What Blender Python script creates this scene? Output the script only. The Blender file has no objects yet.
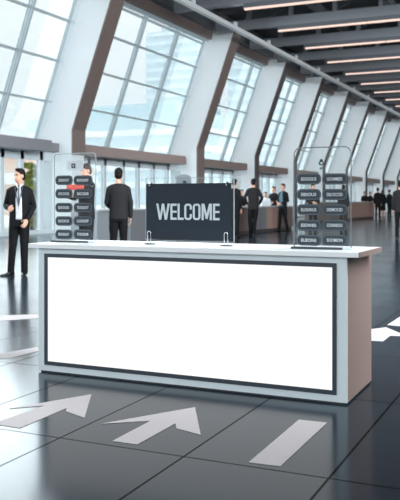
import bpy, bmesh, math, random
from mathutils import Vector, Matrix
random.seed(7)
SC = bpy.context.scene
COL = SC.collection
# ------------------------------------------------------------------ camera
YAW = math.radians(24.705); F = 787.7; V0 = 201.0; CZ = 1.17
cd = bpy.data.cameras.new('camera'); cam = bpy.data.objects.new('camera', cd); COL.objects.link(cam)
cam.location = (0, 0, CZ); cam.rotation_euler = (math.pi/2, 0, YAW)
cd.sensor_width = 36; cd.sensor_fit = 'AUTO'; cd.lens = F*36/500; cd.shift_y = (V0-250)/500
cd.clip_end = 3000
cd.dof.use_dof = True; cd.dof.focus_distance = 4.9; cd.dof.aperture_fstop = 5.6
SC.camera = cam
SC.view_settings.view_transform = 'Standard'; SC.view_settings.look = 'None'
SC.view_settings.exposure = 0.0

def ray(u, v):
    t = (u-200)/F
    return (-math.sin(YAW)+t*math.cos(YAW), math.cos(YAW)+t*math.sin(YAW), (V0-v)/F)
def at_z(u, v, z=0.0):
    x, y, w = ray(u, v); s = (z-CZ)/w; return Vector((x*s, y*s, z))
def at_x(u, v, X):
    x, y, w = ray(u, v); s = X/x; return Vector((X, y*s, CZ+w*s))
def at_y(u, v, Y):
    x, y, w = ray(u, v); s = Y/y; return Vector((x*s, Y, CZ+w*s))

# ------------------------------------------------------------------ materials
def lin(c):
    c = c/255.0
    return c/12.92 if c <= .04045 else ((c+.055)/1.055)**2.4
def rgb(r, g, b): return (lin(r), lin(g), lin(b), 1)
def mat(name, c, rough=.5, metal=0., noise=.06, scale=8., spec=.5, emit=None, es=0.):
    m = bpy.data.materials.new(name); m.use_nodes = True
    nt = m.node_tree; p = nt.nodes['Principled BSDF']
    col = rgb(*c)
    p.inputs['Roughness'].default_value = rough; p.inputs['Metallic'].default_value = metal
    p.inputs['Specular IOR Level'].default_value = spec
    if noise > 0:
        tc = nt.nodes.new('ShaderNodeTexCoord'); nz = nt.nodes.new('ShaderNodeTexNoise')
        nz.inputs['Scale'].default_value = scale; nz.inputs['Detail'].default_value = 4
        rm = nt.nodes.new('ShaderNodeMapRange'); rm.inputs['To Min'].default_value = 1-noise; rm.inputs['To Max'].default_value = 1+noise
        mx = nt.nodes.new('ShaderNodeVectorMath'); mx.operation = 'SCALE'
        mx.inputs[0].default_value = col[:3]
        nt.links.new(tc.outputs['Object'], nz.inputs['Vector']); nt.links.new(nz.outputs['Fac'], rm.inputs['Value'])
        nt.links.new(rm.outputs['Result'], mx.inputs['Scale']); nt.links.new(mx.outputs['Vector'], p.inputs['Base Color'])
    else:
        p.inputs['Base Color'].default_value = col
    if emit:
        p.inputs['Emission Color'].default_value = rgb(*emit); p.inputs['Emission Strength'].default_value = es
    return m
def glass_mat(name, tint, refl, rough=.02, frost=0., fc=(255, 255, 255)):
    m = bpy.data.materials.new(name); m.use_nodes = True; nt = m.node_tree
    for n in list(nt.nodes): nt.nodes.remove(n)
    out = nt.nodes.new('ShaderNodeOutputMaterial'); tr = nt.nodes.new('ShaderNodeBsdfTransparent'); gl = nt.nodes.new('ShaderNodeBsdfGlossy')
    tr.inputs['Color'].default_value = rgb(*tint); gl.inputs['Roughness'].default_value = rough
    fr = nt.nodes.new('ShaderNodeFresnel'); fr.inputs['IOR'].default_value = 1.45
    mu = nt.nodes.new('ShaderNodeMath'); mu.operation = 'MULTIPLY'; mu.inputs[1].default_value = refl
    mx = nt.nodes.new('ShaderNodeMixShader')
    nt.links.new(fr.outputs[0], mu.inputs[0]); nt.links.new(mu.outputs[0], mx.inputs[0])
    nt.links.new(tr.outputs[0], mx.inputs[1]); nt.links.new(gl.outputs[0], mx.inputs[2])
    last = mx
    if frost:
        df = nt.nodes.new('ShaderNodeBsdfDiffuse'); df.inputs['Color'].default_value = rgb(*fc)
        m2 = nt.nodes.new('ShaderNodeMixShader'); m2.inputs[0].default_value = frost
        nt.links.new(mx.outputs[0], m2.inputs[1]); nt.links.new(df.outputs[0], m2.inputs[2]); last = m2
    nt.links.new(last.outputs[0], out.inputs[0])
    return m
def emis(name, c, s):
    m = bpy.data.materials.new(name); m.use_nodes = True; nt = m.node_tree
    for n in list(nt.nodes): nt.nodes.remove(n)
    out = nt.nodes.new('ShaderNodeOutputMaterial'); e = nt.nodes.new('ShaderNodeEmission')
    e.inputs[0].default_value = rgb(*c); e.inputs[1].default_value = s
    nt.links.new(e.outputs[0], out.inputs[0]); return m

M = {}
M['pillar'] = mat('pillar_white', (226, 232, 236), .55, noise=.05, scale=.6)
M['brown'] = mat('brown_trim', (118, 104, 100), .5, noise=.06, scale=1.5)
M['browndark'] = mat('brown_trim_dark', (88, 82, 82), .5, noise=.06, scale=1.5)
M['sill'] = mat('sill_brown', (138, 122, 118), .5, noise=.05)
M['sillgrey'] = mat('sill_grey', (132, 132, 138), .5, noise=.05)
M['mullion'] = mat('mullion_grey', (166, 180, 186), .4, noise=.04)
M['mulpale'] = mat('mullion_pale', (212, 224, 230), .4, noise=.03)
M['glass'] = glass_mat('window_glass', (244, 249, 250), .6)
M['ceiling'] = mat('ceiling_dark', (46, 49, 54), .8, noise=.15, scale=.5)
M['beam'] = mat('beam_grey', (108, 112, 118), .6, noise=.08, scale=1.)
M['joist'] = mat('joist_dark', (78, 82, 88), .6, noise=.08, scale=1.)
M['purlin'] = mat('purlin_light', (206, 211, 214), .45, noise=.05, scale=1.)
M['lamp'] = emis('lamp_diffuser', (255, 224, 210), 1.12)
M['wall'] = mat('wall_beige', (120, 104, 98), .6, noise=.05, scale=1.)
M['wallpale'] = mat('wall_pale', (190, 200, 206), .6, noise=.04, scale=1.)
M['deskwhite'] = mat('desk_white', (203, 214, 219), .4, noise=.02, scale=4)
M['desktop'] = mat('desk_top_white', (226, 230, 233), .3, noise=.02, scale=4)
M['deskbrown'] = mat('desk_brown', (142, 122, 116), .5, noise=.04, scale=5)
M['slate'] = mat('slate_frame', (42, 52, 63), .45, noise=.03)
M['screen'] = emis('screen_white', (255, 255, 255), 1.06)
M['signslate'] = mat('sign_slate', (33, 43, 53), .6, noise=.03, spec=.2)
M['letter'] = mat('sign_lettering', (182, 194, 200), .5, noise=0, emit=(205, 215, 220), es=.05)  # faint emission added to brighten the lettering, which is not a light
M['badge'] = mat('badge_slate', (46, 56, 65), .5, noise=.03, spec=.3)
M['badgetext'] = mat('badge_text', (222, 230, 234), .6, noise=0)
M['arch'] = mat('arch_plate', (156, 166, 173), .5, noise=0)
M['badgeline'] = mat('badge_outline', (112, 122, 130), .5, noise=0)
M['acrylic'] = glass_mat('clear_acrylic', (251, 253, 253), .25, frost=.02, fc=(220, 228, 232))
M['acredge'] = glass_mat('acrylic_edge', (215, 225, 230), .9, rough=.1, frost=.55, fc=(190, 200, 206))
M['acrdark'] = mat('acrylic_rim_dark', (110, 118, 125), .25, noise=0)
M['chrome'] = mat('chrome', (200, 204, 208), .2, 1.0, noise=0)
M['basedark'] = mat('base_dark', (48, 54, 60), .4, noise=.05)
M['plate'] = mat('plate_pale', (196, 206, 212), .5, noise=.02)
M['ink'] = mat('ink_dark', (48, 58, 68), .6, noise=0)
M['decal'] = mat('floor_decal', (172, 168, 170), .6, noise=.04, scale=6, spec=.2)
M['cgrey'] = mat('counter_grey', (106, 109, 114), .5, noise=.05)
M['cbrown'] = mat('counter_brown', (98, 86, 82), .5, noise=.05)
M['cpink'] = mat('counter_rose', (146, 120, 112), .5, noise=.05)
M['cpale'] = mat('counter_pale', (126, 132, 138), .5, noise=.05)
M['ctop'] = mat('counter_worktop', (150, 154, 158), .4, noise=.03)
M['plinth'] = mat('counter_plinth', (58, 56, 58), .6, noise=.05)
M['skin'] = mat('skin', (196, 152, 130), .55, noise=.05, scale=20)
M['hairblack'] = mat('hair_black', (15, 13, 13), .7, noise=.2, scale=60, spec=.2)
M['hairbrown'] = mat('hair_brown', (44, 33, 29), .7, noise=.2, scale=60, spec=.2)
M['suitblack'] = mat('suit_black', (17, 18, 22), .8, noise=.12, scale=40, spec=.2)
M['suitgrey'] = mat('suit_charcoal', (33, 33, 36), .8, noise=.12, scale=40, spec=.2)
M['trouser'] = mat('trouser_black', (13, 14, 18), .8, noise=.12, scale=40, spec=.2)
M['shirt'] = mat('shirt_white', (206, 212, 218), .7, noise=.04, scale=20)
M['shirtteal'] = mat('shirt_teal', (72, 108, 122), .7, noise=.06, scale=20)
M['shoe'] = mat('shoe_leather', (18, 17, 18), .35, noise=.1, scale=20)
M['red'] = mat('folder_red', (206, 72, 58), .5, noise=.04)
M['lanyard'] = mat('lanyard_grey', (60, 68, 78), .6, noise=0)
M['lip'] = mat('lip', (160, 104, 92), .5, noise=0)
M['eye'] = mat('eye_dark', (30, 24, 22), .3, noise=0)

# floor: dark polished tiles
def floor_mat():
    m = bpy.data.materials.new('floor_tile'); m.use_nodes = True; nt = m.node_tree; p = nt.nodes['Principled BSDF']
    tc = nt.nodes.new('ShaderNodeTexCoord'); mp = nt.nodes.new('ShaderNodeMapping')
    mp.inputs['Location'].default_value = (0.895, -3.245, 0)
    br = nt.nodes.new('ShaderNodeTexBrick'); br.offset = 0; br.squash = 1
    br.inputs['Scale'].default_value = 1; br.inputs['Brick Width'].default_value = .68; br.inputs['Row Height'].default_value = 1.36
    br.inputs['Mortar Size'].default_value = .007; br.inputs['Mortar Smooth'].default_value = .2
    br.inputs['Color1'].default_value = rgb(30, 41, 50); br.inputs['Color2'].default_value = rgb(37, 49, 58); br.inputs['Mortar'].default_value = rgb(8, 10, 12)
    nt.links.new(tc.outputs['Object'], mp.inputs[0]); nt.links.new(mp.outputs[0], br.inputs['Vector'])
    nz = nt.nodes.new('ShaderNodeTexNoise'); nz.inputs['Scale'].default_value = .9; nz.inputs['Detail'].default_value = 6
    nt.links.new(tc.outputs['Object'], nz.inputs['Vector'])
    mr = nt.nodes.new('ShaderNodeMapRange'); mr.inputs['To Min'].default_value = .8; mr.inputs['To Max'].default_value = 1.2
    nt.links.new(nz.outputs['Fac'], mr.inputs[0])
    vm = nt.nodes.new('ShaderNodeVectorMath'); vm.operation = 'SCALE'
    nt.links.new(br.outputs['Color'], vm.inputs[0]); nt.links.new(mr.outputs[0], vm.inputs['Scale'])
    nt.links.new(vm.outputs[0], p.inputs['Base Color'])
    r2 = nt.nodes.new('ShaderNodeMapRange'); r2.inputs['To Min'].default_value = .12; r2.inputs['To Max'].default_value = .21
    nt.links.new(nz.outputs['Fac'], r2.inputs[0]); nt.links.new(r2.outputs[0], p.inputs['Roughness'])
    n2 = nt.nodes.new('ShaderNodeTexNoise'); n2.inputs['Scale'].default_value = 2.2
    nt.links.new(tc.outputs['Object'], n2.inputs['Vector'])
    bp = nt.nodes.new('ShaderNodeBump'); bp.inputs['Strength'].default_value = .02; bp.inputs['Distance'].default_value = .02
    nt.links.new(n2.outputs['Fac'], bp.inputs['Height']); nt.links.new(bp.outputs[0], p.inputs['Normal'])
    p.inputs['IOR'].default_value = 1.25; p.inputs['Specular Tint'].default_value = (.76, .93, 1, 1)
    s1 = nt.nodes.new('ShaderNodeMapRange'); s1.inputs['To Min'].default_value = .5; s1.inputs['To Max'].default_value = .05
    nt.links.new(br.outputs['Fac'], s1.inputs[0]); nt.links.new(s1.outputs[0], p.inputs['Specular IOR Level'])
    return m
M['floor'] = floor_mat()

# ------------------------------------------------------------------ object helpers
def obj(name, bm, m, parent=None, smooth=False, bevel=0.):
    if isinstance(bm, bmesh.types.BMesh):
        me = bpy.data.meshes.new(name); bmesh.ops.recalc_face_normals(bm, faces=bm.faces[:]); bm.to_mesh(me); bm.free()
    else: me = bm
    me.materials.clear()
    for k in (m if isinstance(m, list) else [m]): me.materials.append(k)
    if smooth:
        for f in me.polygons: f.use_smooth = True
    o = bpy.data.objects.new(name, me); COL.objects.link(o)
    if parent: o.parent = parent
    if bevel:
        b = o.modifiers.new('bevel', 'BEVEL'); b.width = bevel; b.segments = 2; b.limit_method = 'ANGLE'
    return o
def thing(name, label, cat, loc=(0, 0, 0), rz=0., group=None):
    o = bpy.data.objects.new(name, None); COL.objects.link(o); o.location = loc; o.rotation_euler = (0, 0, rz)
    return tag(o, label, cat, group)
def tag(o, label, cat, group=None):
    o['label'] = label; o['category'] = cat
    if group: o['group'] = group
    return o
def struct(name, bm, m, parent=None, bevel=0.):
    o = obj(name, bm, m, parent, bevel=bevel)
    if not parent: o['kind'] = 'structure'
    return o
def box(bm, x0, x1, y0, y1, z0, z1, mi=0):
    v = [bm.verts.new((x, y, z)) for x in (x0, x1) for y in (y0, y1) for z in (z0, z1)]
    for q in ((0, 1, 3, 2), (4, 6, 7, 5), (0, 4, 5, 1), (2, 3, 7, 6), (0, 2, 6, 4), (1, 5, 7, 3)):
        bm.faces.new([v[i] for i in q]).material_index = mi
    return bm
def nbox(*a): return box(bmesh.new(), *a)
def prism(bm, poly, axis, a, b):
    """extrude a 2-D polygon along an axis: poly gives the other two coordinates in x,y,z order"""
    def p(q, t):
        l = list(q); l.insert('xyz'.index(axis), t); return l
    va = [bm.verts.new(p(q, a)) for q in poly]; vb = [bm.verts.new(p(q, b)) for q in poly]
    n = len(poly); bm.faces.new(va); bm.faces.new(vb[::-1])
    for i in range(n): bm.faces.new((va[i], vb[i], vb[(i+1) % n], va[(i+1) % n]))
    return bm
def frame_of(d):
    d = d.normalized(); up = Vector((0, 0, 1)) if abs(d.z) < .9 else Vector((0, 1, 0))
    a = d.cross(up).normalized(); return a, a.cross(d).normalized()
def loft(bm, rings):
    R = [[bm.verts.new(p) for p in r] for r in rings]; n = len(R[0])
    for i in range(len(R)-1):
        for j in range(n): bm.faces.new((R[i][j], R[i][(j+1) % n], R[i+1][(j+1) % n], R[i+1][j]))
    bm.faces.new(R[0][::-1]); bm.faces.new(R[-1])
    return bm
def limb(bm, pts, rads, n=12, round_ends=True):
    pts = [Vector(p) for p in pts]; rings = []
    def ring(c, d, r):
        a, b = frame_of(d)
        return [c+a*(r*math.cos(2*math.pi*k/n))+b*(r*math.sin(2*math.pi*k/n)) for k in range(n)]
    N = len(pts)
    dirs = []
    for i in range(N):
        d = (pts[min(i+1, N-1)]-pts[max(i-1, 0)]); dirs.append(d.normalized())
    # keep one steady frame for the whole limb
    a0, b0 = frame_of(dirs[0])
    def ring2(c, d, r, a):
        a = (a-d*a.dot(d)).normalized(); b = d.cross(a)
        return [c+a*(r*math.cos(2*math.pi*k/n))+b*(r*math.sin(2*math.pi*k/n)) for k in range(n)]
    a = a0
    if round_ends:
        for t in (.95, .8, .5): rings.append(ring2(pts[0]-dirs[0]*rads[0]*t, dirs[0], rads[0]*math.sqrt(1-t*t), a))
    for i in range(N):
        rings.append(ring2(pts[i], dirs[i], rads[i], a)); a = (a-dirs[i]*a.dot(dirs[i])).normalized()
    if round_ends:
        for t in (.5, .8, .95): rings.append(ring2(pts[-1]+dirs[-1]*rads[-1]*t, dirs[-1], rads[-1]*math.sqrt(1-t*t), a))
    return loft(bm, rings)
def stack(bm, sl, n=24, ex=2.3):
    """horizontal super-ellipse slices (z, cx, cy, rx, ry)"""
    rings = []
    for z, cx, cy, rx, ry in sl:
        r = []
        for k in range(n):
            t = 2*math.pi*k/n; c, s = math.cos(t), math.sin(t)
            r.append((cx+rx*math.copysign(abs(c)**(2/ex), c), cy+ry*math.copysign(abs(s)**(2/ex), s), z))
        rings.append(r)
    return loft(bm, rings)
def ell(bm, c, r, rot=None, u=16, v=12):
    mt = Matrix.Translation(c) @ (rot.to_4x4() if rot else Matrix()) @ Matrix.Diagonal((r[0], r[1], r[2], 1))
    bmesh.ops.create_uvsphere(bm, u_segments=u, v_segments=v, radius=1, matrix=mt); return bm
def bake(bm, voxel, smooth=2):
    me = bpy.data.meshes.new('bake'); bmesh.ops.recalc_face_normals(bm, faces=bm.faces[:]); bm.to_mesh(me); bm.free()
    o = bpy.data.objects.new('bake', me); COL.objects.link(o)
    r = o.modifiers.new('r', 'REMESH'); r.mode = 'VOXEL'; r.voxel_size = voxel; r.use_smooth_shade = True
    if smooth:
        s = o.modifiers.new('s', 'SMOOTH'); s.iterations = smooth; s.factor = .5
    dg = bpy.context.evaluated_depsgraph_get(); dg.update()
    out = bpy.data.meshes.new_from_object(o.evaluated_get(dg))
    bpy.data.objects.remove(o); bpy.data.meshes.remove(me)
    for f in out.polygons: f.use_smooth = True
    return out
def text_mesh(s, size, bold=0., sx=1.):
    """flat lettering in the XZ plane facing -Y, centred on the origin; returns mesh"""
    c = bpy.data.curves.new('t', 'FONT'); c.body = s; c.size = size; c.offset = bold; c.extrude = .0008
    c.align_x = 'CENTER'; c.align_y = 'CENTER'; c.resolution_u = 3
    o = bpy.data.objects.new('t', c); COL.objects.link(o)
    dg = bpy.context.evaluated_depsgraph_get(); dg.update()
    me = bpy.data.meshes.new_from_object(o.evaluated_get(dg)); bpy.data.objects.remove(o); bpy.data.curves.remove(c)
    xs = [v.co.x for v in me.vertices]; ys = [v.co.y for v in me.vertices]
    cx, cy = (min(xs)+max(xs))/2, (min(ys)+max(ys))/2
    for v in me.vertices: v.co = ((v.co.x-cx)*sx, -v.co.z, v.co.y-cy)
    return me, (max(xs)-min(xs))*sx, max(ys)-min(ys)
def fit_text(s, w, h, bold=0.):
    me, tw, th = text_mesh(s, 1.0, bold)
    for v in me.vertices: v.co = (v.co.x*w/tw, v.co.y*.002/.0016, v.co.z*h/th)
    return me
def round_rect(x0, x1, z0, z1, r, n=6, corners=(1, 1, 1, 1)):
    p = []
    for (cx, cz, a0, on) in ((x1-r, z1-r, 0, corners[0]), (x0+r, z1-r, 90, corners[1]), (x0+r, z0+r, 180, corners[2]), (x1-r, z0+r, 270, corners[3])):
        if not on:
            p.append((cx+(r if a0 in (0, 270) else -r), cz+(r if a0 in (0, 90) else -r))); continue
        for k in range(n+1):
            t = math.radians(a0+90*k/n); p.append((cx+r*math.cos(t), cz+r*math.sin(t)))
    return p

# ------------------------------------------------------------------ hall shell
Y0, Y1, XR, HC = -7.0, 118.0, 15.0, 10.2
struct('floor', nbox(-17.3, XR, Y0, Y1, -.2, 0), M['floor'])
struct('ceiling', nbox(-15.3, XR, Y0, Y1, HC, HC+.2), M['ceiling'])
struct('wall_right', nbox(XR, XR+.2, Y0, Y1, 0, HC+.2), M['wall'])
struct('wall_back', nbox(-17.3, XR, Y0-.2, Y0, 0, HC+.2), M['wall'])
struct('wall_far', nbox(-17.3, XR, Y1, Y1+.2, 0, HC+.2), M['wallpale'])
gm = mat('plaza_paving', (228, 232, 234), .9, noise=.08, scale=.2)
struct('ground', nbox(-700, -17.3, -150, 900, -.4, -.05), gm)

FINS = [13.6, 23.85, 34.5, 42.4, 49.6, 56.5, 63.3, 70.4, 77.8, 85.2, 92.6, 100., 107.5]
FT = .80          # pillar thickness along the hall
def gx(h): return -17.5+(h-3.3)*.355          # sloping glass line
ordn = ['out of the frame', 'first', 'second', 'third', 'fourth', 'fifth', 'sixth', 'seventh', 'eighth', 'ninth', 'tenth', 'eleventh', 'twelfth']
for i, y in enumerate(FINS):
    if i == 0: lab = 'white leaning wall pillar nearest the camera, left of all others'
    else: lab = 'white leaning window pillar with brown edge, %s from the left' % ordn[i]
    FTk = FT if i < 3 else .62
    t = thing('leaning_pillar', lab, 'pillar', (0, y, 0), group='leaning pillars along the window wall')
    top = 9.2; xin = lambda h: -16.0+max(0, h-3.75)*.36
    out = [(-17.45, 0), (-17.45, 3.3), (gx(top), top)]
    inn = [(xin(top)-.06, top), (-16.06, 3.75), (-16.06, 0)]
    obj('shaft', prism(bmesh.new(), [(a, b) for a, b in out+inn], 'y', 0, FTk), M['pillar'], t)
    zb = 2.85 if i == 1 else 0.0
    e = [(-16.06, zb), (-16.06, 3.75), (xin(top)-.06, top), (xin(top), top), (-16.0, 3.75), (-16.0, zb)]
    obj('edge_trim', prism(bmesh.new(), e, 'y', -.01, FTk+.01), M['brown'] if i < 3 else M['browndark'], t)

HZ = [4.78, 6.2, 7.58, 8.67]
for i in range(len(FINS)-1):
    a, b = FINS[i]+FT, FINS[i+1]
    if i == 0: ms = [18.3, 21.35]
    elif i == 1: ms = [25.5, 28.5, 31.5]
    elif i == 2: ms = [37.7, 40.8]
    else: ms = [a+(b-a)*.34, a+(b-a)*.72]
    # frame of the sloping window
    bm = bmesh.new()
    def slab(y0, y1, h0, h1, th=.06):
        prism(bm, [(gx(h0)-th, h0), (gx(h0)+th, h0), (gx(h1)+th, h1), (gx(h1)-th, h1)], 'y', y0, y1)
    for h in HZ: slab(a, b, h-.03, h+.03)
    slab(a, b, 8.80, 8.90, .10)
    for y in ms: slab(y-.10, y-.05, 3.26, 8.9, .07); slab(y+.05, y+.10, 3.26, 8.9, .07)
    slab(a, a+.08, 3.26, 8.9, .07); slab(b-.30, b-.25, 3.26, 8.9, .05)
    w = struct('window_%d' % (i+1), bm, M['mullion'])
    bm = bmesh.new()
    for y in ms: slab(y-.05, y+.05, 3.26, 8.9, .03)
    slab(b-.25, b, 3.26, 8.9, .06)
    obj('mullion_core', bm, M['mulpale'], w)
    bm = bmesh.new(); slab(a, b, 3.26, 8.9, .006); obj('pane', bm, M['glass'], w)
    bm = bmesh.new(); prism(bm, [(gx(8.9)-.15, 8.9), (gx(8.9)+.25, 8.9), (gx(8.9)+.35, 9.28), (gx(8.9)-.15, 9.28)], 'y', a, b)
    obj('header', bm, M['brown'], w)
    bm = bmesh.new(); box(bm, -16.05, -14.9, a, b, 9.3, HC); obj('header_soffit', bm, M['joist'], w)
    # sill rail over the storefront glass
    bm = bmesh.new(); box(bm, -16.6, -16.0, a, b-1.3, 2.88, 3.26); box(bm, -17.7, -16.6, a, b, 2.95, 3.26)
    obj('sill_rail', bm, M['sillgrey'] if i == 0 else M['sill'], w)
    # upright storefront below
    bm = bmesh.new(); n = 3 if i < 2 else 2
    ys = [20.95, 22.0, 23.1] if i == 0 else ([26.2, 27.4, 28.9, 30.2, 31.6, 33.0] if i == 1 else [a+(b-a)*(k+1)/(5) for k in range(4)])
    for y in ys: box(bm, -16.97, -16.83, y-.09, y+.09, 0, 2.95)
    box(bm, -16.97, -16.83, a, b, 2.62, 2.96); box(bm, -17.0, -16.8, a, b, 0, .14)
    s = struct('window_%d' % (i+31), bm, M['mulpale'])
    obj('pane', nbox(-16.91, -16.89, a, b, .14, 2.62), M['glass'], s)

# ceiling steelwork
k = 0
for j in range(-7, 21):
    y = 29.3+4.33*j
    if y < Y0+.5 or y > Y1-1: continue
    bm = bmesh.new(); box(bm, -14.6, XR, y-.16, y+.16, 9.0, 9.42)
    for q in range(14): box(bm, -13.0+q*2.0-.09, -13.0+q*2.0+.09, y-.09, y+.09, 9.42, HC)
    k += 1; struct('trim_%d' % k, bm, M['beam'])
    bm = bmesh.new(); box(bm, -14.9, XR, y+1.9, y+2.2, 9.55, 9.8)
    for q in range(9):
        x = -12.6+q*3
        prism(bm, [(x-.08, 9.4), (x+.08, 9.4), (x+1.1, 9.9), (x+.94, 9.9)], 'y', y+.5, y+.62)
    k += 1; struct('trim_%d' % k, bm, M['joist'])
for x in (-10.2, -7.0, -3.8, -.6, 2.6, 5.8, 9.0):
    k += 1; struct('trim_%d' % k, nbox(x-.14, x+.14, Y0, Y1, 9.85, HC), M['joist'])
bm = bmesh.new(); box(bm, -13.10, -12.90, Y0, Y1, 8.62, 8.80)
for j in range(26): box(bm, -13.05, -12.95, 6+4.33*j-.1, 6+4.33*j+.1, 8.8, 9.0)
k += 1; struct('trim_%d' % k, bm, M['purlin'])

lamp_words = ['nearest', 'second nearest', 'third nearest', 'fourth nearest', 'fifth nearest', 'sixth nearest', 'seventh nearest', 'eighth nearest', 'ninth nearest']
for j in range(-4, 16):
    y = 29.2+4.38*j
    if j < 0: lab = 'linear ceiling light overhead, before the ones in view'
    elif j < 9: lab = 'long thin warm linear ceiling light, %s of those in view' % lamp_words[j]
    else: lab = 'long thin warm linear ceiling light far down the hall'
    if j < 0 and j > -5: lab += (', %s row back' % ['first', 'second', 'third', 'fourth'][-j-1])
    if j >= 9: lab += ', %s past the ninth' % ['first', 'second', 'third', 'fourth', 'fifth', 'sixth', 'seventh'][j-9]
    t = thing('linear_ceiling_light', lab, 'ceiling light', (-11.5-.09*max(0, j), y, 8.74), group='linear ceiling lights')
    L = 24.0
    obj('housing', nbox(0, L, -.11, .11, .09, .26), M['joist'], t)
    bm = bmesh.new()
    for s in range(6): box(bm, s*4.0+.02, s*4.0+3.98, -.06, .06, .02, .09)
    obj('diffuser', bm, M['lamp'], t)

# ------------------------------------------------------------------ outside
MB = dict(tower=mat('tower_haze_blue', (206, 222, 230), .7, noise=.06, scale=.05),  # distance haze is put into the pale tower, block and hill colours
          towerband=mat('tower_band', (226, 238, 243), .7, noise=.05, scale=.1),
          low=mat('low_block', (206, 224, 232), .8, noise=.05, scale=.05),
          lowband=mat('low_block_band', (238, 243, 245), .8, noise=.04, scale=.1),
          peach=mat('peach_wall', (224, 204, 194), .8, noise=.08, scale=.3),
          leaf=mat('leaf_yellow_green', (150, 158, 62), .8, noise=.25, scale=3),
          leaf2=mat('leaf_green', (92, 120, 70), .8, noise=.25, scale=3),
          trunk=mat('trunk', (84, 66, 52), .8), hill=mat('hill_haze_blue', (176, 202, 216), .9, noise=.05, scale=.01))
def tower(label, x, y, w, d, h, m, mb, step, cat='building', tw=None):
    t = thing('office_tower' if h > 60 else 'office_block', label, cat, (x, y, -.05))
    obj('facade', nbox(-w/2, w/2, -d/2, d/2, 0, h), m, t)
    bm = bmesh.new(); z = step
    while z < h-.3*step:
        box(bm, -w/2-.25, w/2+.25, -d/2-.25, d/2+.25, z, z+.35*step); z += step
    o = obj('floor_band', bm, mb, t)
    bm = bmesh.new(); box(bm, -w*.3, w*.3, -d*.3, d*.3, h, h+step*.8); obj('roof_plant', bm, m, t)
    return t
tower('tall pale blue tower seen through the window right of the first pillar', -160, 330, 26, 26, 78, MB['tower'], MB['towerband'], 4.0)
tower('curved-looking low pale block at the foot of the tall tower', -120, 215, 60, 34, 26, MB['low'], MB['lowband'], 5.0)
tower('pale mid-height block seen through the window behind the second pillar', -120, 330, 26, 24, 62.5, MB['tower'], MB['towerband'], 4.5)
tower('low pale block low down in the leftmost sloping window', -190, 165, 40, 40, 24, MB['low'], MB['lowband'], 6.0)
t = tower('peach walled low block behind the shrub left of the desk', -45, 57, 12, 9, 4.3, MB['peach'], MB['lowband'], 2.6)
bm = bmesh.new()
rings = []
for j in range(25):
    x = -560; y = 100+j*34; h = 34+14*math.sin(j*.9)+9*math.sin(j*2.3+1)
    prism(bm, [(x, -1), (x+30, -1), (x+30, h*.5), (x+15, h), (x, h*.5)], 'y', y, y+34.5)
h = struct('distant_hills', bm, MB['hill'])
def shrub(label, x, y, h, r, m):
    t = thing('shrub', label, 'shrub', (x, y, -.05))
    bm = bmesh.new(); limb(bm, [(0, 0, 0), (.05, 0, h*.3), (0, .05, h*.55)], [.07, .06, .04], 8); obj('stem', bm, MB['trunk'], t, True)
    bm = bmesh.new(); rr = random.Random(int(h*100))
    for q in range(420):
        a = rr.uniform(0, 6.283); zz = rr.uniform(.02, 1); rad = r*math.sqrt(rr.random())*(1-.5*zz*zz)
        c = Vector((rad*math.cos(a), rad*math.sin(a), .15+zz*(h-.15)))
        n = Vector((rr.uniform(-1, 1), rr.uniform(-1, 1), rr.uniform(-1, 1))).normalized(); p, s = frame_of(n); l = rr.uniform(.10, .2)
        vs = [bm.verts.new(c+p*l), bm.verts.new(c+s*l*.5), bm.verts.new(c-p*l), bm.verts.new(c-s*l*.5)]; bm.faces.new(vs)
    obj('foliage', bm, m, t)
    return t
shrub('yellow-green leafy shrub outside the glass left of the desk', -18.6, 24.9, 2.7, .7, MB['leaf'])
shrub('darker green shrub outside the glass beside the yellow-green one', -20.2, 27.2, 2.0, .9, MB['leaf2'])

# ------------------------------------------------------------------ reception desk
DX0, DY, DW, DD, DH = -3.265, 4.447, 2.145, .636, .848
desk = thing('reception_desk', 'white reception desk with brown end and big blank white lit screen', 'desk', (DX0, DY, 0))
bm = bmesh.new(); box(bm, 0, DW, .02, DD, .012, DH); obj('cabinet', bm, M['deskbrown'], desk)
obj('plinth', nbox(.01, DW-.01, .015, DD-.01, 0, .012), M['basedark'], desk)
fx0, fx1, fz0, fz1 = .051, DW-.060, .053, .848-.036
bm = bmesh.new(); box(bm, -.0, fx0, -.0, .02, .012, DH); box(bm, fx1, DW, 0, .02, .012, DH); box(bm, fx0, fx1, 0, .02, .012, fz0); box(bm, fx0, fx1, 0, .02, fz1, DH)
obj('front_panel', bm, M['deskwhite'], desk)
i = .025
bm = bmesh.new(); box(bm, fx0, fx0+i, -.006, .02, fz0, fz1); box(bm, fx1-i, fx1, -.006, .02, fz0, fz1)
box(bm, fx0+i, fx1-i, -.006, .02, fz0, fz0+i); box(bm, fx0+i, fx1-i, -.006, .02, fz1-i, fz1)
fr = obj('screen_frame', bm, M['slate'], desk); fr['label'] = 'dark slate screen frame'
sc_ = obj('screen', nbox(fx0+i, fx1-i, .002, .019, fz0+i, fz1-i), M['screen'], fr); sc_['label'] = 'blank glowing white screen'
ct = obj('countertop', nbox(-.065, DW+.074, -.03, DD-.06, DH, DH+.030), M['desktop'], desk, bevel=.002)
eb = obj('edge_band', nbox(DW+.074, DW+.078, -.030, DD-.06, DH, DH+.030), M['deskbrown'], desk); eb['label'] = 'brown edge band of the countertop end'
TOP = DH+.030

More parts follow.
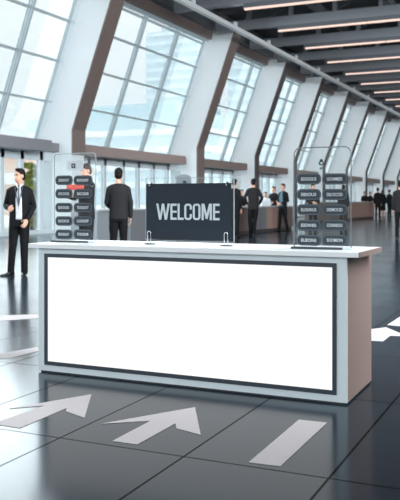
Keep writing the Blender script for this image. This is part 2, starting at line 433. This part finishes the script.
# ------------------------------------------------------------------ welcome sign
def welcome_mesh(w, h):
    bm = bmesh.new(); T = .27; x = 0.0
    def bar(a, b, c, d): box(bm, a, b, -.001, .001, c, d)
    def poly(p): prism(bm, p, 'y', -.001, .001)
    def ringletter(x, W, gap):
        n = 8; o = round_rect(x, x+W, 0, 1.0*2, .42, n); i = round_rect(x+T, x+W-T, T*.9, 2-T*.9, .16, n)
        N = len(o)
        for k in range(N):
            k2 = (k+1) % N; q = [o[k], o[k2], i[k2], i[k]]
            if gap and min(p[0] for p in q) > x+W*.5 and max(p[1] for p in q) > .72 and min(p[1] for p in q) < 1.28 and abs(q[0][1]-q[1][1]) > .3: 
                continue
            poly(q)
        if gap:
            bar(x+W-T, x+W, .42, .72); bar(x+W-T, x+W, 1.28, 1.58)
    H = 2.0
    # W
    poly([(0, 2), (.29, 2), (.55, .62), (.80, 2), (1.10, 2), (1.35, .62), (1.61, 2), (1.90, 2), (1.50, 0), (1.20, 0), (.95, 1.38), (.70, 0), (.40, 0)])
    x += 1.90+.10
    def E(x): bar(x, x+T, 0, H); [bar(x+T, x+.86, z0, z1) for z0, z1 in ((0, .28), (.87, 1.13), (1.72, H))]
    E(x); x += .86+.14
    bar(x, x+T, 0, H); bar(x+T, x+.82, 0, .28); x += .82+.10
    ringletter(x, 1.02, True); x += 1.02+.14
    ringletter(x, 1.04, False); x += 1.04+.16
    poly([(x+a, b) for a, b in ((0, 0), (0, 2), (.36, 2), (.68, .78), (1.0, 2), (1.36, 2), (1.36, 0), (1.09, 0), (1.09, 1.30), (.80, .14), (.56, .14), (.27, 1.30), (.27, 0))]); x += 1.36+.16
    E(x); x += .86
    for v in bm.verts: v.co = ((v.co.x-x/2)*w/x, v.co.y, (v.co.z-1)*h/2)
    bm.normal_update(); bmesh.ops.triangulate(bm, faces=[f for f in bm.faces if len(f.verts) > 4]); bm.normal_update(); bmesh.ops.recalc_face_normals(bm, faces=bm.faces[:])
    me = bpy.data.meshes.new('welcome'); bm.to_mesh(me); bm.free(); return me

SY = 4.70
def px(u, v, Y=SY): p = at_y(u, v, Y); return p.x, p.z
x0, z1 = px(146.5, 183.8); x1, _ = px(231.3, 184.3); _, z0 = px(189, 239.5); _, zt = px(189, 177.6); xa1, _ = px(233.6, 200)
cx = (x0+x1)/2
sign = thing('welcome_sign', 'dark slate WELCOME sign in clear acrylic on the desk', 'sign', (cx, SY, TOP))
def L(x): return x-cx
z0 -= TOP; z1 -= TOP; zt -= TOP
obj('sign_panel', nbox(L(x0), L(x1), -.004, .002, z0, z1), M['signslate'], sign)['label'] = 'dark slate panel'
obj('acrylic_sheet', nbox(L(x0)-.006, L(xa1), .004, .009, z0-.012, zt), M['acrylic'], sign)
bm = bmesh.new()
e = .0025
box(bm, L(xa1)-e, L(xa1)+e, .003, .010, z0-.012, zt); box(bm, L(x0)-.006-e, L(x0)-.006+e, .003, .010, z0-.012, zt)
box(bm, L(x0)-.006, L(xa1), .003, .010, zt-e*.6, zt+e*.6); box(bm, L(x0)-.006, L(xa1), .003, .010, z0-.012-e, z0-.012+e)
obj('acrylic_edge', bm, M['acredge'], sign)
wx0, wz1 = px(156.7, 203.6); wx1, wz0 = px(219.8, 220.3)
me = welcome_mesh(wx1-wx0, wz1-wz0)
o = obj('lettering', me, M['letter'], sign); o.location = (L((wx0+wx1)/2), -.0055, (wz0+wz1)/2-TOP); o['label'] = 'pale WELCOME lettering'
for xx in (L(x0)+.028, L(x1)-.032):
    bm = bmesh.new(); limb(bm, [(xx, -.012, z1+.002), (xx, .012, z1+.002)], [.008, .008], 10); box(bm, xx-.004, xx+.004, -.010, -.004, z1-.016, z1+.006)
    obj('corner_clip', bm, M['chrome'], sign, True)
    bm = bmesh.new(); pts = [(xx-.012, -.012, .004), (xx-.012, -.012, .075)]
    pts += [(xx-.012*math.cos(t), -.012, .075+.014*math.sin(t)) for t in (.5, 1.05, 1.57, 2.1, 2.64)] + [(xx+.012, -.012, .075), (xx+.012, -.012, .004)]
    limb(bm, pts, [.0035]*len(pts), 8); obj('u_bracket', bm, M['chrome'], sign, True)
    bm = bmesh.new(); stack(bm, [(0, xx, -.006, .045, .016), (.004, xx, -.006, .045, .016), (.007, xx, -.006, .040, .012)], 20, 2)
    obj('foot', bm, M['basedark'], sign, True)
# small arched emblem plate behind the sheet
hx0, _ = px(175.5, 180); hx1, hz1 = px(190.5, 177.0)
r = (hx1-hx0)/2; hc = L((hx0+hx1)/2); ztop = hz1-TOP+.005
arch = [(hc-r, z1-.01)]+[(hc-r*math.cos(t), ztop-.012+.026*math.sin(t)) for t in [k*math.pi/12 for k in range(13)]]+[(hc+r, z1-.01)]
obj('arched_plate', prism(bmesh.new(), arch, 'y', .011, .015), M['arch'], sign)
bm = bmesh.new(); box(bm, hc-.004, hc+.022, .0025, .0035, z1+.004, z1+.013); box(bm, hc+.000, hc+.018, .0025, .0035, z1+.013, z1+.018); box(bm, hc+.013, hc+.019, .0025, .0035, z1+.001, z1+.004)
obj('emblem', bm, M['ink'], sign)

# ------------------------------------------------------------------ acrylic badge stands
def stand(label, Y, uL, uR, vT, vB, cols, rows, ph, words, rad, dark_rim):
    a = at_y((uL+uR)/2, vB, Y); cx = a.x
    X = lambda u: at_y(u, 200, Y).x-cx
    um = (uL+uR)/2
    Z = lambda v, u=um: at_y(u, v, Y).z-TOP
    t = thing('acrylic_badge_stand', label, 'name badge stand', (cx, Y, TOP), group='acrylic badge stands on the desk')
    xl, xr, zt = X(uL), X(uR), Z(vT)
    poly = round_rect(xl, xr, .012, zt, rad, 6, (1, 1, 0, 0))
    obj('acrylic_panel', prism(bmesh.new(), poly, 'y', 0, .005), M['acrylic'], t)
    bm = bmesh.new(); pts = [(q[0], .0025, q[1]) for q in poly[1:-1]] if False else [(xr, .0025, .012)]+[(q[0], .0025, q[1]) for q in poly if q[1] > .02]+[(xl, .0025, .012)]
    limb(bm, pts, [.0035]*len(pts), 8); obj('panel_rim', bm, M['acrdark'] if dark_rim else M['acredge'], t, True)
    obj('base', nbox(xl-.012, xr-.045, -.03, .035, 0, .012), M['basedark'], t, bevel=.002)
    obj('base_end', nbox(xr-.045, xr+.012, -.03, .035, 0, .013), M['plate'], t, bevel=.002)['label'] = 'pale end of the base'
    k = 0
    for rv in rows:
        for (ua, ub) in cols:
            xa, xb = X(ua), X(ub); zc = Z(rv, (ua+ub)/2); h = ph/2/F*at_y(um, 200, Y).y*1.0/math.cos(YAW)
            h = abs(Z(rv-ph/2)-Z(rv+ph/2))/2
            pl = round_rect(xa, xb, zc-h, zc+h, h*.86, 6)
            bd = obj('name_badge', prism(bmesh.new(), pl, 'y', -.006, -.001), M['badge'], t, bevel=.001)
            bm = bmesh.new(); g = h*.12
            op = round_rect(xa+g, xb-g, zc-h+g, zc+h-g, (h-g)*.86, 6); ip = round_rect(xa+g*1.5, xb-g*1.5, zc-h+g*1.5, zc+h-g*1.5, (h-g*1.5)*.86, 6)
            vo = [bm.verts.new((q[0], -.0064, q[1])) for q in op]; vi = [bm.verts.new((q[0], -.0064, q[1])) for q in ip]
            for j in range(len(op)): bm.faces.new((vo[j], vo[(j+1) % len(op)], vi[(j+1) % len(op)], vi[j]))
            obj('outline', bm, M['badgeline'], bd)
            me = fit_text(words[k], (xb-xa)*.62, h*.60, .002); lt = obj('lettering', me, M['badgetext'], bd); lt.location = ((xa+xb)/2, -.0068, zc)
            k += 1
    return t, X, Z
wl = ['ZODOOT', 'KIOOONT', 'EACOOS', 'SACOUS', 'EXOOIS', 'TIOOUOT', 'DEOIOS', 'LOOUOP', 'EIOOUOT', 'TOOOOR']
st, X, Z = stand('left clear acrylic stand of ten dark name badges with square icon plate', 4.68, 54.2, 95.6, 153.5, 242.0, [(55.8, 72.8), (74.0, 92.6)], [180.3, 193.7, 207.6, 221, 234.3], 9.6, wl, .022, False)
pl = obj('icon_plate', nbox(X(67.5), X(83.5), -.004, -.001, Z(170.3), Z(160.6)), M['plate'], st)
bm = bmesh.new(); c = (X(73.8), Z(165.8)); q = .016
box(bm, c[0]-q, c[0]+q, -.006, -.004, c[1]-q, c[1]+q); obj('icon', bm, M['slate'], pl)
bm = bmesh.new(); w = .004
prism(bm, [(c[0]-.009, c[1]+.008), (c[0]-.004, c[1]+.008), (c[0]+.001, c[1]-.002), (c[0]+.007, c[1]+.008), (c[0]+.010, c[1]+.006), (c[0]+.001, c[1]-.010)], 'y', -.0075, -.006)
obj('icon_tick', bm, M['plate'], pl)
wr = ['EIOOOUS', 'OCNMBER', 'EIEIOUS', 'DILOCOD', 'ELOONUS', 'DIEMOOD', 'EIEWIIS', 'CONNSOO', 'EUEONS', 'SOOMION']
st, X, Z = stand('right clear acrylic stand of ten dark name badges with drop icon', 4.64, 294.0, 351.0, 147.2, 248.8, [(297.0, 321.2), (322.4, 347.6)], [179, 194.5, 209.7, 225.3, 240.2], 11.0, wr, .042, True)
bm = bmesh.new(); c = (X(321.3), Z(162.8))
n = 20; ro = [(c[0]+.0165*math.sin(t)*(1 if math.cos(t) < .2 else .75), c[1]+(.0165*math.cos(t) if math.cos(t) < .55 else .0165*math.cos(t)*1.45)) for t in [2*math.pi*k/n for k in range(n)]]
prism(bm, ro, 'y', -.003, -.001); dr = obj('drop_icon', bm, M['ink'], st)
bm = bmesh.new(); prism(bm, [(c[0]+.002+.0075*math.sin(2*math.pi*k/12), c[1]-.002+.0075*math.cos(2*math.pi*k/12)) for k in range(12)], 'y', -.005, -.003); obj('icon_centre', bm, M['plate'], dr)
obj('caption_plate', prism(bmesh.new(), [(c[0]-.012, c[1]-.040), (c[0]+.012, c[1]-.040), (c[0]+.006, c[1]-.026), (c[0]-.006, c[1]-.026)], 'y', -.003, -.001), M['badgeline'], st)

# ------------------------------------------------------------------ floor markings
def decal(label, pts, name='floor_arrow', group='arrows painted on the floor'):
    P = [at_z(u, v, 0) for u, v in pts]; c = sum(P, Vector())/len(P); bm = bmesh.new()
    prism(bm, [(p.x-c.x, p.y-c.y) for p in P], 'z', 0, .002)
    bm.normal_update(); bmesh.ops.triangulate(bm, faces=[f for f in bm.faces if len(f.verts) > 4])
    o = obj(name, bm, M['decal']); o.location = (c.x, c.y, 0.0005); tag(o, label, 'floor marking', group)
decal('white floor arrow nearest the left edge, before the desk', [(91.5, 394.5), (84.5, 418), (66, 411.5), (66.5, 408.3), (20, 428.3), (-8, 424), (45, 405.8), (9, 409)])
decal('white floor arrow at the middle before the desk', [(195, 407.5), (200.7, 435), (176.5, 428.5), (175.5, 423.5), (137.5, 444.7), (112.5, 441.3), (151, 421), (101.5, 424)])
decal('plain white bar on the floor right of both arrows', [(298.8, 420), (327, 423), (280.5, 466.5), (248.8, 462.6)], 'floor_bar', 'white bars on the floor')
decal('white floor arrow head showing beside the desk brown end', [(352, 329), (372, 329.2), (386, 327.5), (408, 336.5), (390, 336), (383, 341.6), (372, 341), (352, 336)])
decal('white floor arrow at the right edge beyond the desk', [(387, 325.2), (400, 317), (425, 316), (412, 330), (400, 326.3)])
decal('upper white floor bar left of the desk behind the man feet', [(-20, 316.2), (45, 314.2), (45, 317.8), (-20, 322.5)], 'floor_bar', 'white bars on the floor')
decal('lower white floor bar left of the desk', [(-16, 357), (50, 345), (50, 348.2), (11, 358.3), (-16, 360)], 'floor_bar', 'white bars on the floor')

# ------------------------------------------------------------------ check-in counters down the hall
def counter(label, X, y0, y1, h, m, depth=.75):
    t = thing('check_in_counter', label, 'counter', (X, (y0+y1)/2, 0), group='check-in counters along the hall')
    hl = (y1-y0)/2-.01
    obj('cabinet', nbox(-depth, 0, -hl, hl, .12, h-.05), m, t)
    obj('plinth', nbox(-depth+.03, -.05, -hl+.01, hl-.01, 0, .12), M['plinth'], t)
    obj('worktop', nbox(-depth-.02, .05, -hl, hl, h-.05, h), M['ctop'], t)
CX = -10.1
def uy(u, X=CX): return at_x(u, 210, X).y
ub = [97, 131, 147, 175, 205, 234.5, 257, 267, 279, 293]
ms = ['cpale', 'cgrey', 'cgrey', 'cgrey', 'cgrey', 'cbrown', 'cgrey', 'cpink', 'cbrown']
lb = ['pale grey check-in counter behind the back-turned man', 'grey check-in counter right of the back-turned man', 'grey check-in counter left behind the WELCOME sign', 'grey check-in counter behind the middle of the WELCOME sign', 'grey check-in counter right behind the WELCOME sign',
      'brown check-in counter behind the man with crossed stance', 'grey check-in counter between brown and rose ones', 'rose-brown check-in counter left of the man in teal shirt', 'dull brown check-in counter behind the man in teal shirt']
for k in range(9): counter(lb[k], CX, uy(ub[k]), uy(ub[k+1]), .97, M[ms[k]])
ub2 = [318, 332, 346, 361, 374.5]; l2 = ['brown far counter seen through the right badge stand', 'brown far counter at the right edge of the right badge stand', 'rose-brown far counter just right of the right badge stand', 'rose-brown far counter left of the two standing far people']
for k in range(4): counter(l2[k], -11.8, uy(ub2[k], -11.8), uy(ub2[k+1], -11.8), 1.12, M['cpink' if k > 1 else 'cbrown'])

# ------------------------------------------------------------------ people
def V(*a): return Vector(a)
def hand(bm, w, d, tdir, side, curl=(22, 38, 30), sc=1.0, n=8):
    d = d.normalized(); b = (tdir-d*tdir.dot(d)).normalized(); nn = d.cross(b)*side
    for k, off in enumerate((.030, .010, -.010, -.030)):
        limb(bm, [w+b*off*.55*sc, w+d*.045*sc+b*off*.9*sc, w+d*.092*sc+b*off*sc], [.015*sc, .0145*sc, .0125*sc], n)
    for k, (off, ln) in enumerate(((.031, .074), (.0105, .084), (-.0105, .078), (-.031, .060))):
        p = w+d*.092*sc+b*off*sc; pts = [p]; ang = 0; f = [.44, .31, .25]
        for j in range(3):
            ang += math.radians(curl[j]); dr = d*math.cos(ang)+nn*math.sin(ang)+b*(off*1.6)
            p = p+dr.normalized()*ln*f[j]*sc; pts.append(p)
        limb(bm, pts, [.0098*sc, .0092*sc, .0085*sc, .007*sc], n)
    p = w+d*.022*sc+b*.026*sc; p2 = p+(d*.55+b*.7+nn*.35).normalized()*.042*sc; p3 = p2+(d*.85+b*.25+nn*.45).normalized()*.034*sc
    limb(bm, [p-b*.012*sc, p, p2, p3], [.015*sc, .0145*sc, .0105*sc, .008*sc], n)

def person(label, u, vfeet, H, face, arms, legs=None, head_yaw=0., suit='suitblack', trousers='trouser', shirt=None, open_w=0., hair='hairblack', lanyard=False,
           voxel=.013, ztop=None, dress=False, tie=False, long_hair=False, hem=.80, lean=0., head_pitch=0., pos=None):
    """arms: {side: (elbow, wrist, thumb direction)}; side +1 is the person's left (+x), facing -y"""
    p = at_z(u, vfeet, 0) if pos is None else Vector(pos)
    root = thing('person', label, 'person', (p.x, p.y, 0), YAW+math.radians(face), group='people in the hall')
    S = H/1.75; root.scale = (S*.94, S*.96, S)
    R = Matrix.Rotation(math.radians(head_yaw), 3, 'Z') @ Matrix.Rotation(math.radians(head_pitch), 3, 'X')
    def ln(q):                                    # lean the upper body forward about the hips
        q = Vector(q)
        if q.z > .95: q.y -= math.tan(math.radians(lean))*(q.z-.95)
        return q
    HC_ = ln((0, -.015, 1.625))
    hp = lambda x, y, z: HC_+R @ V(x, y, z)
    legs = legs or {-1: (V(-.095, -.01, .49), V(-.10, .02, .08), V(-.15, -1, 0)), 1: (V(.095, -.01, .49), V(.10, .02, .08), V(.15, -1, 0))}
    # body: one continuous surface
    b = bmesh.new()
    ell(b, hp(0, .012, .030), (.074, .092, .092), R); ell(b, hp(0, -.018, -.035), (.060, .070, .085), R)
    ell(b, hp(0, -.040, -.085), (.034, .036, .030), R)
    limb(b, [hp(0, -.086, .012), hp(0, -.104, -.028)], [.009, .014], 8)               # nose
    ell(b, hp(-.030, -.070, .026), (.026, .020, .010), R); ell(b, hp(.030, -.070, .026), (.026, .020, .010), R)   # brow
    ell(b, hp(0, -.082, -.060), (.022, .014, .012), R)                                # mouth mound
    for s in (-1, 1): ell(b, hp(s*.076, .012, -.008), (.012, .020, .031), R)          # ears
    limb(b, [ln((0, .018, 1.42)), ln((0, .012, 1.49)), hp(0, .01, -.055)], [.066, .058, .055], 14)
    T = [(.86, 0, .0, .150, .100), (.95, 0, .0, .155, .105), (1.06, 0, 0, .140, .095), (1.2, 0, -.005, .155, .105), (1.33, 0, 0, .165, .105), (1.42, 0, .012, .140, .080), (1.47, 0, .015, .075, .055)]
    stack(b, [(z, cx, ln((0, cy, z)).y, rx, ry) for z, cx, cy, rx, ry in T])
    for s in (-1, 1):
        sh = ln((s*.166, .012, 1.388)); el, wr, td = arms[s]; el, wr = ln(el), ln(wr)
        limb(b, [ln((s*.10, .012, 1.41)), sh, sh.lerp(el, .5), el, el.lerp(wr, .35), wr], [.05, .052, .045, .038, .037, .026], 12)
        hand(b, wr+(wr-el).normalized()*.012, wr-el, td, s)
        kn, an, fd = legs[s]
        limb(b, [(s*.085, 0, .90), V(s*.085, 0, .9).lerp(kn, .5), kn, kn.lerp(an, .4), an], [.082, .072, .055, .052, .040], 12)
        limb(b, [an, an+fd.normalized()*.05+V(0, 0, -.05)], [.036, .024], 10)
    obj('body', bake(b, min(voxel, .010), 1), M['skin'], root)
    # hair
    b = bmesh.new(); ell(b, hp(0, .022, .050), (.081, .094, .084), R, 20, 14)
    ell(b, hp(0, .050, -.005), (.076, .066, .075), R)
    ell(b, hp(.01, -.045, .108), (.056, .045, .022), R)
    if long_hair: limb(b, [hp(0, .06, .02), hp(0, .085, -.08), hp(0, .085, -.19)], [.075, .078, .05], 14)
    obj('hair', bake(b, voxel, 1), M[hair], root)
    if voxel < .009:
        for s in (-1, 1):
            b = bmesh.new(); ell(b, hp(s*.030, -.080, .006), (.012, .006, .006), R, 10, 8); obj('eye', b, M['eye'], root, True)
            b = bmesh.new(); limb(b, [hp(s*.014, -.090, .027), hp(s*.032, -.090, .031), hp(s*.048, -.080, .026)], [.004, .0045, .003], 6); obj('eyebrow', b, M[hair], root, True)
        b = bmesh.new(); ell(b, hp(0, -.092, -.061), (.020, .007, .006), R, 10, 8); obj('mouth', b, M['lip'], root, True)
    # jacket or shirt
    b = bmesh.new()
    J = [(hem, 0, 0, .182, .128), (.92, 0, 0, .178, .126), (1.06, 0, 0, .166, .118), (1.2, 0, -.005, .180, .126), (1.32, 0, 0, .182, .126), (1.40, 0, .008, .158, .108), (1.445, 0, .014, .112, .082), (1.475, 0, .016, .080, .066)]
    stack(b, [(z, cx, ln((0, cy, z)).y, rx, ry) for z, cx, cy, rx, ry in J])
    for s in (-1, 1):
        sh = ln((s*.166, .012, 1.378)); el, wr, td = arms[s]; el, wr = ln(el), ln(wr)
        limb(b, [ln((s*.11, .012, 1.405)), sh, sh.lerp(el, .5), el, el.lerp(wr, .5), el.lerp(wr, .93)], [.060, .066, .058, .053, .049, .041], 14)
    obj('jacket', bake(b, voxel, 2), M[suit], root)
    # trousers
    b = bmesh.new()
    stack(b, [(.80, 0, 0, .160, .112), (.9, 0, 0, .168, .116), (1.0, 0, 0, .158, .108), (1.05, 0, 0, .150, .100)])
    if dress:
        b2 = stack(b, [(.45, 0, 0, .21, .17), (.6, 0, 0, .20, .155), (.82, 0, 0, .178, .13)])
    else:
        for s in (-1, 1):
            kn, an, fd = legs[s]
            limb(b, [(s*.082, 0, .88), V(s*.085, 0, .88).lerp(kn, .5), kn, kn.lerp(an, .5), an+V(0, 0, -.025)], [.098, .088, .070, .064, .060], 14, True)
    obj('skirt' if dress else 'trousers', bake(b, voxel, 2), M[trousers], root)
    # shoes
    for s in (-1, 1):
        kn, an, fd = legs[s]; fd = fd.normalized(); g = V(an.x, an.y, 0); b = bmesh.new()
        sd = V(-fd.y, fd.x, 0); rings = []
        for t, w, h in ((-.075, .012, .03), (-.06, .033, .075), (-.01, .039, .085), (.05, .040, .068), (.11, .046, .045), (.16, .042, .036), (.195, .026, .028), (.205, .008, .016)):
            c = g+fd*t
            rings.append([c+sd*(w*math.cos(a))+V(0, 0, max(0, h*.5+h*.5*math.sin(a)*1.0)) for a in [2*math.pi*k/14 for k in range(14)]])
        loft(b, rings); obj('shoe', b, M['shoe'], root, True)
    # shirt front showing in the open jacket
    if shirt and open_w > 0:
        b = bmesh.new(); rows = []
        for k in range(14):
            z = 1.455-(1.455-(hem+.12))*k/13
            ww = open_w*(.35+.65*min(1, k/5.0))
            # interpolate the jacket slice
            for a_, c_ in zip(J, J[1:]):
                if a_[0] <= z <= c_[0]:
                    f = (z-a_[0])/(c_[0]-a_[0]); rx = a_[3]+(c_[3]-a_[3])*f; ry = a_[4]+(c_[4]-a_[4])*f; cy = a_[2]+(c_[2]-a_[2])*f
            row = []
            for j in range(7):
                x = (j/6*2-1)*ww+.012; yy = cy-ry*(max(0., 1-abs(x/rx)**2.3))**(1/2.3)-.006
                row.append(b.verts.new(ln((x, yy, z))))
            rows.append(row)
        for r0, r1 in zip(rows, rows[1:]):
            for j in range(6): b.faces.new((r0[j], r0[j+1], r1[j+1], r1[j]))
        so = obj('shirt_front', b, M[shirt], root, True)
        m_ = so.modifiers.new('s', 'SOLIDIFY'); m_.thickness = .006
        b = bmesh.new()
        for s in (-1, 1): limb(b, [ln((s*.050, -.005, 1.487)), ln((s*.040, -.055, 1.472)), ln((s*.012, -.088, 1.435))], [.014, .014, .010], 8)
        obj('collar', b, M[shirt], root, True)
        if tie:
            b = bmesh.new(); limb(b, [ln((.010, -.105, 1.44)), ln((.012, -.136, 1.34)), ln((.012, -.140, 1.2)), ln((.012, -.134, 1.08))], [.012, .011, .013, .015], 8); obj('tie', b, M['lanyard'], root, True)
        if lanyard:
            b = bmesh.new()
            for s in (-1, 1): limb(b, [ln((s*.066, -.02, 1.475)), ln((s*.056+.006, -.115, 1.40)), ln((s*.03+.012, -.140, 1.28)), ln((.012, -.146, 1.14))], [.008]*4, 8)
            la = obj('lanyard', b, M['lanyard'], root, True)
            b = bmesh.new(); box(b, -.030, .056, -.148, -.142, 1.03, 1.14); obj('badge_card', b, M['shirt'], la)['label'] = 'white hanging pass'
    return root

HANG = {-1: (V(-.218, .035, 1.12), V(-.222, -.02, .87), V(0, -1, 0)), 1: (V(.218, .035, 1.12), V(.222, -.02, .87), V(0, -1, 0))}
DESKARM = {-1: (V(-.23, -.06, 1.14), V(-.16, -.30, 1.08), V(.4, -.2, 1)), 1: (V(.23, -.06, 1.14), V(.16, -.30, 1.08), V(-.4, -.2, 1))}
BELLY = {-1: (V(-.245, .02, 1.12), V(-.11, -.20, 1.08), V(0, -.3, 1)), 1: (V(.245, .02, 1.12), V(.09, -.20, 1.02), V(0, -.3, 1))}
# man at left: right hand raised before his chest, left hand low at the jacket hem
person('man in open black suit and white shirt with lanyard, standing left of the desk', 19.5, 275.6, 1.68, 2,
       {-1: (V(-.240, .03, 1.13), V(-.140, -.215, 1.11), V(.6, -.5, .6)), 1: (V(.240, .03, 1.13), V(.160, -.150, .915), V(-.6, -.8, .2))},
       legs={-1: (V(-.110, -.03, .49), V(-.155, .015, .085), V(-.85, -.75, 0)), 1: (V(.085, -.02, .49), V(.085, .0, .085), V(.05, -1, 0))},
       head_yaw=-38, shirt='shirt', open_w=.052, lanyard=True, voxel=.0075, tie=True)
person('person in dark coat holding a red folder, behind the left badge stand', 86.5, 266, 1.84, -48,
       {-1: (V(-.21, -.12, 1.16), V(-.11, -.33, 1.20), V(.4, 0, 1)), 1: (V(.21, -.12, 1.16), V(.11, -.33, 1.20), V(-.4, 0, 1))}, hair='hairbrown', head_pitch=12)
person('man in dark grey suit seen from behind, right of the left badge stand', 118.5, 266.5, 1.76, 184,
       {-1: (V(-.228, -.01, 1.13), V(-.225, -.06, .87), V(0, -1, 0)), 1: (V(.222, -.03, 1.13), V(.17, -.22, 1.05), V(0, -.4, 1))},
       suit='suitgrey', voxel=.009, hem=.84)
person('dark figure half hidden behind the right edge of the WELCOME sign', 234.5, 238, 1.87, 150, HANG)
person('person with black hair facing out behind the brown counter', 241.8, 233.0, 1.62, 10, DESKARM, pos=at_x(241.8, 210, -11.35).to_tuple()[:2]+(0,))
person('man in dark suit with crossed stance, back turned, at brown counter', 253.3, 236, 1.92, 176,
       {-1: (V(-.285, .02, 1.16), V(-.20, -.17, .98), V(0, -1, .3)), 1: (V(.285, .02, 1.16), V(.20, -.17, .98), V(0, -1, .3))},
       legs={-1: (V(-.06, -.02, .49), V(-.01, .03, .08), V(-.1, -1, 0)), 1: (V(.10, -.02, .49), V(.075, -.12, .08), V(.2, -1, 0))}, suit='suitgrey', voxel=.010)
person('short-haired person in pale shirt bending over the grey counter', 266.5, 231, 1.56, -20, DESKARM, suit='shirt', lean=16, pos=at_x(266.5, 210, -11.35).to_tuple()[:2]+(0,))
person('person in black jacket behind counter left of the teal-shirted man', 273.0, 231, 1.80, -35, DESKARM, pos=at_x(273.6, 210, -11.35).to_tuple()[:2]+(0,))
person('man in black jacket over teal shirt standing at the brown counter', 283.0, 231.4, 1.84, -48, BELLY, legs={-1: (V(-.10, -.05, .49), V(-.12, -.10, .08), V(-.3, -1, 0)), 1: (V(.10, .02, .49), V(.13, .12, .08), V(.2, -1, 0))},
       shirt='shirtteal', open_w=.085)
person('dark clothed figure seen through left column of the right badge stand', 313.0, 233, 1.80, 15, BELLY, hair='hairbrown')
person('dark clothed figure at the right rim of the right badge stand', 343.5, 227, 1.90, 160, HANG)
person('person in black behind the rose-brown counter, left of a pair', 364.5, 219, 1.85, 0, DESKARM, pos=at_x(364.5, 210, -12.9).to_tuple()[:2]+(0,))
person('person in black behind the rose-brown counter, right of a pair', 370.3, 219, 1.85, 30, DESKARM, pos=at_x(370.3, 210, -12.9).to_tuple()[:2]+(0,), hair='hairbrown')
person('man in black with back turned at the end of the far counter', 377.8, 218.6, 2.05, 170, HANG)
person('woman in long black dress beside the far back-turned man', 382.6, 217.6, 1.95, 150, HANG, dress=True, long_hair=True)
person('far dark figure left of the person at the right edge', 389.5, 217.2, 2.0, 120, HANG)
person('person in dark coat cut by the right edge, nearest on that side', 400.2, 239, 1.80, 165, HANG, suit='suitgrey', voxel=.010)
# red folder held by the person behind the left stand
pf = at_z(85.5, 266, 0); d = pf.y
q0 = at_y(66.5, 190.3, pf.y-.35); q1 = at_y(83.5, 184.3, pf.y-.35)
fo = thing('folder', 'red folder held up behind the left badge stand', 'folder', (q0.x, pf.y-.35, q0.z))
obj('cover', nbox(0, q1.x-q0.x, 0, .02, 0, q1.z-q0.z), M['red'], fo, bevel=.004)
obj('clip_tab', nbox(.05, .09, 0, .02, q1.z-q0.z, q1.z-q0.z+.03), M['red'], fo)

# ------------------------------------------------------------------ light
W = bpy.data.worlds.new('world'); SC.world = W; W.use_nodes = True; nt = W.node_tree
bg = nt.nodes['Background']; tc = nt.nodes.new('ShaderNodeTexCoord'); sp = nt.nodes.new('ShaderNodeSeparateXYZ'); cr = nt.nodes.new('ShaderNodeValToRGB')
nt.links.new(tc.outputs['Generated'], sp.inputs[0]); nt.links.new(sp.outputs['Z'], cr.inputs[0]); 
cr.color_ramp.elements[0].position = 0.0; cr.color_ramp.elements[0].color = rgb(226, 236, 240)
cr.color_ramp.elements[1].position = .30; cr.color_ramp.elements[1].color = rgb(255, 255, 255)
nz = nt.nodes.new('ShaderNodeTexNoise'); nz.inputs['Scale'].default_value = 3
nt.links.new(cr.outputs[0], bg.inputs[0]); bg.inputs[1].default_value = 2.3
def sun(name, rot, e, c, ang):
    l = bpy.data.lights.new(name, 'SUN'); l.energy = e; l.color = c; l.angle = math.radians(ang)
    o = bpy.data.objects.new(name, l); COL.objects.link(o); o.rotation_euler = rot
sun('sun', (0, math.radians(38), math.radians(-20)), 4.0, (1, .97, .93), 3)
def area(name, loc, rot, sx, sy, e, c):
    l = bpy.data.lights.new(name, 'AREA'); l.shape = 'RECTANGLE'; l.size = sx; l.size_y = sy; l.energy = e; l.color = c
    o = bpy.data.objects.new(name, l); COL.objects.link(o); o.location = loc; o.rotation_euler = rot
area('overhead_fill_near', (-3, 6, 8.6), (0, 0, 0), 18, 18, 700, (.93, .98, 1))  # unseen fill lamp added overhead to brighten the desk area
area('fill_behind_camera', (-3, -6.5, 5.0), (math.pi/2, 0, 0), 22, 7, 1500, (.90, .97, 1))  # unseen lamp added behind the camera to light camera-facing fronts
for q, (x, y, e) in enumerate(((6, 8, 5600), (9, 34, 2800), (9, 62, 2800))):
    area('hall_fill', (x, y, 5.8), (math.radians(88), 0, math.radians(34)), 12, 4, e, (.93, .98, 1))  # unseen fill lamps added to brighten the pillars and beams
for q, (y, e) in enumerate(((15.5, 850), (29.6, 900))):
    area('window_side_fill', (-14.3, y, 6.3), (0, math.radians(-52), 0), 5, 9, e, (.84, .95, 1))  # unseen lamps added inside the glass to lift the left-hand floor
area('window_side_fill_low', (-14.4, 17, 4.0), (0, math.radians(-78), 0), 7, 12, 420, (.84, .95, 1))  # low unseen lamp added so the floor left of the desk reflects brighter
